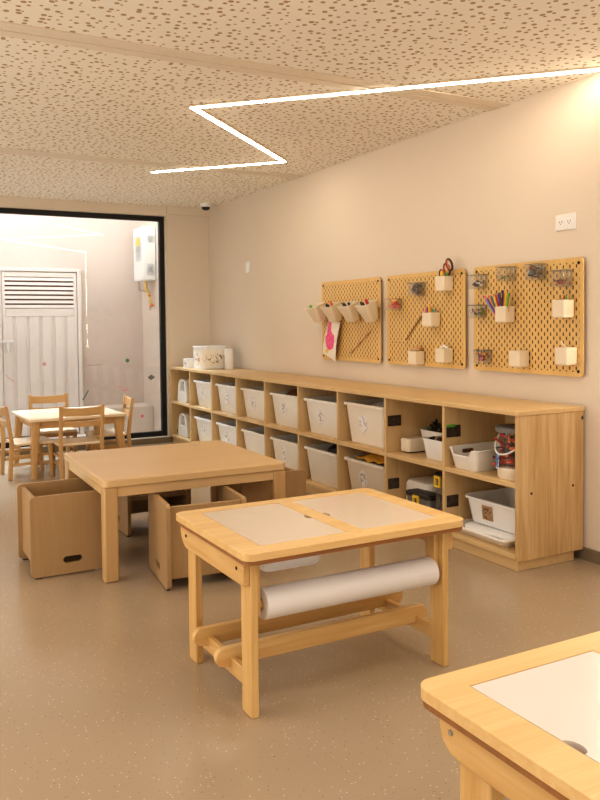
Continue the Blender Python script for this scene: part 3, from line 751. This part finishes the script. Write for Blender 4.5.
# tilted cups on the far board
rl = solo('cup_rail', MB().box(PB-.012, PB, 4.30, 5.05, 1.225, 1.237), 'cream', 'thin pale rail holding the row of tilted cups on the farthest pegboard', 'rail')
fills = [('dark', 'red'), ('dark', None), ('dark', 'orange'), ('green', None)]
names_ = ['nearest', 'second nearest', 'third', 'farthest']
for k in range(4):
    yy = 4.325+.222*k
    t = thing('tilted_cup', '%s of the cream tilted cups in a row on the farthest pegboard' % names_[k], 'container', (PB-.03, yy, 1.145), 0, 'tilted cups on the farthest pegboard')
    mb = MB().tub(.062, .09, .10, .145, .125, .002, .02, .003, 0, .005)
    mb.xf(Matrix.Rotation(-.4, 4, 'Y') @ Matrix.Translation((-.02, 0, 0)))
    obj('cup_body', mb, 'cream', t)
    obj('hook', B(-.03, .017, -.02, .02, .094, .102), 'cream', t)
    m1, m2 = fills[k]
    R2 = Matrix.Translation((PB-.03, yy, 1.145)) @ Matrix.Rotation(-.4, 4, 'Y')
    def inn(a): return R2 @ Vector(a)
    items = [(-.02, .03, m1), (-.03, .0, m1), (-.015, -.03, m2 or m1)] if k != 3 else [(-.03, .02, 'green')]
    for j, (ax, ay, m) in enumerate(items):
        pencil(inn((ax, ay*.7, .01)), inn((ax-.012, ay, .126 + (.026 if m2 and j == 2 else .010))), m, 'crayon %s in the %s tilted cup' % ({0: 'at the back', 1: 'in the middle', 2: 'at the near side'}[j], names_[k]), .010, 'crayon', 'crayon')
# painting
q = [(PB-.005, 4.936, 1.15), (PB-.03, 4.744, 1.13), (PB-.03, 4.816, .853), (PB-.012, 5.027, .907)]
mb = MB(); nn = 8
for i in range(nn+1):
    for j in range(nn+1):
        u, v = i/nn, j/nn
        p = (Vector(q[0])*(1-u)+Vector(q[1])*u)*(1-v)+(Vector(q[3])*(1-u)+Vector(q[2])*u)*v
        p.x -= .012*math.sin(PI*v)
        mb.v.append(tuple(p))
for i in range(nn):
    for j in range(nn):
        a = i*(nn+1)+j; mb.f.append((a, a+1, a+nn+2, a+nn+1))
po = solo('child_painting', mb, 'painting', 'sheet of paper with a pink paint splash hanging on the farthest pegboard', 'painting')
solo('wooden_dowel', MB().tube([(PB-.006, 4.404, 1.071), (PB-.006, 4.651, .919)], .005, 8), 'tan', 'thin wooden stick slanting on the farthest pegboard', 'stick')
solo('wooden_dowel', MB().tube([(PB-.005, 3.854, 1.162), (PB-.005, 4.012, 1.015)], .0035, 8), 'stick', 'thin dark stick slanting below the marker cup on the central pegboard', 'stick')
solo('clear_ledge', B(PB-.03, PB-.001, 4.0, 4.15, .998, 1.001), 'clear', 'thin clear plastic ledge at the lower left of the central pegboard', 'ledge')

# ------------------------------------------------------------------ big beech table and cube chairs
BX, BY, BR, BL, BW, BZ = .875, 3.422, -.020, .888, .880, .452
t = thing('activity_table', 'large square beech table with cube chairs tucked under it', 'table', (BX, BY, 0), BR)
obj('tabletop', MB().plate(rrect(BL, BW, .03, 6, BL/2, BW/2), [], 'z', BZ-.034, BZ), 'beech_x', t, .004)
lw = .063
for a in (.004, BL-.004-lw):
    for b in (.004, BW-.004-lw):
        obj('leg', B(a, a+lw, b, b+lw, 0, BZ-.034), 'beech_z', t, .008)
ap = .044
obj('apron', B(lw, BL-lw, .014, .032, BZ-.034-ap, BZ-.034), 'beech_x', t)
obj('apron', B(lw, BL-lw, BW-.032, BW-.014, BZ-.034-ap, BZ-.034), 'beech_x', t)
obj('apron', B(.014, .032, lw, BW-lw, BZ-.034-ap, BZ-.034), 'beech_x', t)
obj('apron', B(BL-.032, BL-.014, lw, BW-lw, BZ-.034-ap, BZ-.034), 'beech_x', t)

# cube chair: local x = width between side panels, open side faces +y, back at y = 0
CW, CD, CH = .355, .365, .368
def make_cube(label):
    t = thing('cube_chair', label, 'chair', (0, 0, 0), 0, 'cube chairs at the beech table')
    for sx in (0, CW-.018):
        obj('side_panel', MB().plate(rrect(CD, CH-.006, .022, 5, CD/2, CH/2+.003), [rrect(.085, .03, .0145, 5, CD/2, .07)], 'x', sx, sx+.018), 'cube_z', t)
    obj('back_panel', B(.018, CW-.018, .02, .036, .045, CH-.012), 'cube_z', t, .003)
    obj('seat', B(.018, CW-.018, .036, CD-.03, .185, .203), 'cube_z', t, .003)
    for sx in (.0, CW-.018):
        for yy in (.02, CD-.05): obj('foot', B(sx+.002, sx+.016, yy, yy+.03, 0, .007), 'dark', t)
    return t
c0 = make_cube('cube chair with an oval handle hole at the left end of the beech table')
def place_cube(first, cx, cy, rot, label):
    # cx, cy = back left corner before rotation in the chair frame
    if first: c0.location = (cx, cy, 0); c0.rotation_euler = (0, 0, rot); return
    dup(c0, (cx, cy, 0), rot, label)
# left end: opens toward +x -> rotate -90: local x -> -y, local y -> +x
place_cube(True, .606, 3.64+CW, -PI/2+.0, '')
place_cube(False, 1.078, 3.185, -.10, 'cube chair at the front of the beech table, its back to the camera')
# right end: opens toward -x -> rotate +90
place_cube(False, 1.975, 3.60, PI/2, 'cube chair at the right end of the beech table nearest the shelf')
# far side: opens toward the camera -> rotate 180
place_cube(False, 1.18+CW, 4.115+CD, PI, 'cube chair on the far side of the beech table, seen beneath the tabletop')

# ------------------------------------------------------------------ small table and chairs
TX, TY, TR, TL, TZ = 1.018, 6.043, .029, .725, .44
t = thing('small_table', 'small square oak table with splayed legs near the window', 'table', (TX, TY, 0), TR)
obj('tabletop', MB().plate(rrect(TL, TL, .03, 5, TL/2, TL/2), [], 'z', TZ-.022, TZ), 'sheen_top', t, .004)
for a, sx in ((.055, -1), (TL-.055, 1)):
    for b, sy in ((.055, -1), (TL-.055, 1)):
        r0, r1 = .03, .02
        ca_, cb_ = a+sx*.03, b+sy*.03
        obj('leg', MB().loft([[(ca_+p[0], cb_+p[1], 0) for p in rrect(2*r1, 2*r1, .01, 3)], [(a+p[0], b+p[1], TZ-.022) for p in rrect(2*r0, 2*r0, .01, 3)]]), 'oak_z', t)
for q in (B(.06, TL-.06, .045, .06, TZ-.077, TZ-.022), B(.06, TL-.06, TL-.06, TL-.045, TZ-.077, TZ-.022), B(.045, .06, .06, TL-.06, TZ-.077, TZ-.022), B(TL-.06, TL-.045, .06, TL-.06, TZ-.077, TZ-.022)):
    obj('apron', q, 'oak_x', t)
# chair: faces +y, back at y = 0, x centred
def make_chair(label):
    t = thing('child_chair', label, 'chair', (0, 0, 0), 0, 'small oak chairs around the small table')
    w, d, sz, bz = .325, .30, .265, .545
    for sx in (-1, 1):
        x0 = sx*(w/2-.013)
        prof = [(-.035, 0), (-.005, 0), (.012, sz), (-.028, bz), (-.052, bz), (-.018, sz)]
        obj('rear_leg', MB().plate(prof, [], 'x', x0-.013, x0+.013), 'oak_z', t, .003)
        obj('front_leg', MB().loft([[(x0+p[0], d-.02+p[1], 0) for p in rrect(.024, .024, .005, 2)], [(x0+p[0], d-.03+p[1], sz-.018) for p in rrect(.032, .032, .005, 2)]]), 'oak_z', t)
        for zz in (.10, .16): obj('side_stretcher', MB().box(x0-.007, x0+.007, -.0, d-.03, zz, zz+.018), 'oak_x', t)
    obj('seat', MB().plate(rrect(w, d-.01, .02, 4, 0, d/2+.008), [], 'z', sz-.018, sz), 'sheen_top', t, .004)
    obj('seat_rail', B(-w/2+.03, w/2-.03, d-.036, d-.02, sz-.05, sz-.018), 'oak_x', t)
    for z0, z1, yo in ((bz-.075, bz-.012, -.034), (bz-.155, bz-.11, -.018)):
        L = []
        for i in range(9):
            u = -1+2*i/8; x = u*(w/2-.026); y = yo-.012*(1-u*u)
            L.append([(x, y-.007, z0-.004*(1-u*u)), (x, y+.009, z0-.004*(1-u*u)), (x, y+.007-.008, z1-.008*(1-u*u)), (x, y-.009-.006, z1-.008*(1-u*u))])
        obj('back_rail', MB().loft(L), 'oak_x', t)
    return t
ch0 = make_chair('small oak chair at the near side of the small table, back to the camera')
ch0.location = (1.353, 5.885, 0); ch0.rotation_euler = (0, 0, .0)
dup(ch0, (.895, 6.25, 0), -PI/2+.05, 'small oak chair at the left side of the small table, at the photo edge')
dup(ch0, (1.815, 6.37, 0), PI/2-.1, 'small oak chair at the right side of the small table by the shelf')
dup(ch0, (1.335, 6.95, 0), PI, 'small oak chair at the far side of the small table, against the window')

# ------------------------------------------------------------------ pine light tables
PL, PW, PZ = .789, .585, .488
def make_pine(label, flip=False, wb='whiteboard'):
    t = thing('pine_table', label, 'table', (0, 0, 0), 0)
    pan = [(.078, .372, .07, PW-.055), (.428, .722, .07, PW-.055)]
    if flip: pan = [(.067, .359, .06, PW-.058), (.404, PL-.078, .06, PW-.058)]
    frame = MB()
    frame.plate(rrect(PL, PW, .035, 6, PL/2, PW/2), [[(a, c), (b, c), (b, d), (a, d)] for a, b, c, d in pan], 'z', PZ-.022, PZ)
    obj('tabletop_frame', frame, 'pine_top', t, .007)
    e = obj('under_board', MB().plate(rrect(PL-.006, PW-.006, .034, 6, PL/2, PW/2), [], 'z', PZ-.034, PZ-.022), 'plyedge', t); e['label'] = 'darker plywood edge under the frame'
    for i, (a, b, c, d) in enumerate(pan):
        nx = (b if flip else (b if i == 0 else a)); ny = (c+d)/2
        poly = [(a+.002, c+.002), (b-.002, c+.002), (b-.002, d-.002), (a+.002, d-.002)]
        arc = [(.016*math.cos(u), .022*math.sin(u)) for u in [(-PI/2+PI*k/10) for k in range(11)]]
        if nx == a: poly = poly[:4]+[(nx+.002+q[0], ny-q[1]) for q in arc]
        else: poly = poly[:2]+[(nx-.002-q[0], ny+q[1]) for q in arc]+poly[2:]
        obj('notch_shade_disc', MB().plate(oval(.03, .042, nx+(.004 if nx == a else -.004), ny, 16), [], 'z', PZ-.0215, PZ-.0205), 'notch_shade', t)  # dark disc added below the cut-out to stand for its shade
        obj('whiteboard_panel', MB().plate(poly, [], 'z', PZ-.02, PZ-.001), wb, t)
    if not flip: obj('finger_knob', MB().lathe([(.014, 0), (.012, .003), (.004, .004)], (.40, .055, PZ), 16), 'pine_x', t)
    tx, ty, ox, oy = .024, .068, .043, .045
    if flip: oy, ty = .075, .078
    ry = oy+.045
    oxl = ox if flip else .034
    for a in (oxl, PL-ox-tx):
        for b in (oy, PW-oy-ty):
            obj('leg', B(a, a+tx, b, b+ty, 0, PZ-.034), 'pine_z', t, .003)
    for a, s in ((oxl-.02, -1), (PL-ox, 1)):
        # end apron with rounded lower corners
        zt, zl = PZ-.034, PZ-.105
        poly = ([(oy-.03, zt), (oy-.03, zl+.045), (oy-.022, zl+.02), (oy+.0, zl+.004), (oy+.03, zl)] if flip else [(oy+.004, zt), (oy+.004, zl)])+[(PW-.03-.06+.06*math.sin(u), zl+.06-.06*math.cos(u)) for u in [PI/2*k/8 for k in range(9)]]+[(PW-.03, zt)]
        ea = obj('end_apron', MB().plate(poly, [], 'x', a, a+.02), 'pine_y', t, .003)
        xo = a if s < 0 else a+.02
        for b in ((.077 if flip else .095), PW-.085): obj('bolt', MB().tube([(xo-.002, b, PZ-.062), (xo+.002, b, PZ-.062)], .0055), 'screw' if not flip else 'steel', ea)
    for a in (oxl+tx, PL-ox-tx-.018):
        obj('roll_bracket', MB().plate([(ry-.024, .285), (ry+.025, .285), (ry+.025, PZ-.034), (ry-.024, PZ-.034)], [], 'x', a, a+.018), 'pine_z', t, .003)
    for a in (oxl+.002, PL-ox-.022):
        obj('side_stretcher', B(a, a+.02, oy+ty-.01, PW-oy-ty+.01, .075, .125), 'pine_y', t, .003)
    for b, xe in ((.205, PL-.014), (.385, PL+.015)):
        x0, x1, z0, z1, r = -.012, xe, .098, .156, .029
        poly = [(x1-r+r*math.cos(u), (z0+z1)/2+r*math.sin(u)) for u in [-PI/2+PI*k/10 for k in range(11)]]+[(x0+r-r*math.cos(u), (z0+z1)/2-r*math.sin(u)) for u in [-PI/2+PI*k/10 for k in range(11)]]
        obj('long_rail', MB().plate(poly, [], 'y', b-.011, b+.011), 'pine_x', t, .003)
    obj('roll_rod', MB().tube([(oxl+tx+.018, ry, .31), (PL-ox-tx-.018, ry, .31)], .012), 'pine_x', t)
    return t
pt = make_pine('pine drawing table with two white panels and a paper roll, middle of the room')
pt.location = (.897, 1.985, 0); pt.rotation_euler = (0, 0, .006)
pt2 = make_pine('pine drawing table cut off at the lower right corner of the photo', True, 'whiteboard_cool')
pt2.location = (.832+PL, .547+PW, 0); pt2.rotation_euler = (0, 0, PI)
def paper_roll(x0, y0, rot, label, side=False):
    t = thing('paper_roll', label, 'paper roll', (x0, y0, .31), rot)
    n = 28; a, b = .0, .62
    prof = [(.0135, a), (.04, a), (.0455, a+.002), (.0455, b-.002), (.04, b), (.0135, b), (.0135, a)]
    mb = MB().loft([[(xx, r*math.cos(2*PI*k/n), r*math.sin(2*PI*k/n)) for k in range(n)] for r, xx in prof], False, False)
    obj('paper', mb, 'paper', t)
    mb2 = MB().loft([[(xx, r*math.cos(2*PI*k/n), r*math.sin(2*PI*k/n)) for k in range(n)] for r, xx in [(.0125, a-.001), (.018, a-.001), (.018, a+.004), (.0125, a+.004)]], False, False)
    obj('cardboard_core', mb2, 'tan', t)
    return t
paper_roll(.897+.088, 1.985+.09, .006, 'thick white paper roll hanging under the middle pine table')
# hanging tray under the first panel
def hanging_bin(x, y, label):
    t = thing('hanging_bin', label, 'bin', (x, y, PZ-.034-.081))
    obj('bin_body', MB().tub(.20, .30, .235, .335, .072, .008, .035, .003, 0, .01), 'bin_white', t)
    for xx in (-.118, .118): obj('runner', B(xx-.012, xx+.012, -.15, .15, .072, .081), 'plyedge', t)
paper_roll(.832+PL-.088, .547+PW-.12, PI, 'white paper roll hanging under the lower right pine table')
hanging_bin(.897+.235, 1.985+.31, 'white tray hanging under the left panel of the middle pine table')

# ------------------------------------------------------------------ lights
def area(name, loc, rot, sx, sy, power, col, spread=PI):
    l = bpy.data.lights.new(name, 'AREA'); l.shape = 'RECTANGLE'; l.size = sx; l.size_y = sy; l.energy = power; l.color = col; l.spread = spread
    o = bpy.data.objects.new(name, l); C.objects.link(o); o.location = loc; o.rotation_euler = rot; return o
area('fill_ceiling_front', (.3, -.3, H-.03), (0, 0, 0), 1.6, 1.6, 24, (1, .965, .89))  # soft fill added behind the view, not a known ceiling fitting
area('fill_ceiling_right', (1.8, 1.5, H-.03), (0, 0, 0), 1.2, 1.0, 9, (1, .965, .89), math.radians(115))  # added fill for the near right floor; narrow spread keeps it unseen
area('fill_ceiling_side', (-1.25, 3.6, H-.03), (0, 0, 0), .6, 3.0, 24, (1, .965, .89))  # unseen fill added along the left of the ceiling
area('fill_back', (.4, YB+.05, 1.1), (PI/2+.45, 0, 0), 3.6, 1.9, 60, (1, .975, .935))  # added fill at the back wall, tilted up to brighten the ceiling
area('fill_left', (XL+.05, 3.0, 1.0), (0, -PI/2-.1, 0), 1.8, 4.0, 57, (1, .975, .935))  # added side fill for the bin fronts; that wall has no opening
area('daylight_window', (.9, D+.55, 2.75), (-math.atan2(1.9, 2.6), 0, 0), 3.0, .5, 110, (.66, .83, 1), math.radians(64))
w = bpy.data.worlds.new('sky'); sc.world = w; w.use_nodes = True
bg = w.node_tree.nodes['Background']; bg.inputs[0].default_value = (.92, .95, 1, 1); bg.inputs[1].default_value = 3.5

# ------------------------------------------------------------------ camera
f, yaw, pitch, roll, py = 797.6, .4957, .0366, -.0102, 352.3
cs, sn = math.cos(yaw), math.sin(yaw)
fwv = Vector((sn*math.cos(pitch), cs*math.cos(pitch), -math.sin(pitch))); rt = Vector((cs, -sn, 0)); up = rt.cross(fwv)
cr, sr = math.cos(roll), math.sin(roll)
r2 = cr*rt+sr*up; u2 = -sr*rt+cr*up
cam = bpy.data.cameras.new('camera'); co = bpy.data.objects.new('camera', cam); C.objects.link(co)
m = Matrix((r2, u2, -fwv)).transposed().to_4x4(); m.translation = Vector((0, 0, 1.126)); co.matrix_world = m
cam.sensor_fit = 'VERTICAL'; cam.sensor_height = 36; cam.sensor_width = 27; cam.lens = f/800*36
cam.shift_y = -(400-py)/800; cam.clip_start = .05
sc.camera = co
sc.view_settings.view_transform = 'Standard'; sc.view_settings.look = 'Medium High Contrast'; sc.view_settings.exposure = -.27; sc.view_settings.gamma = 1
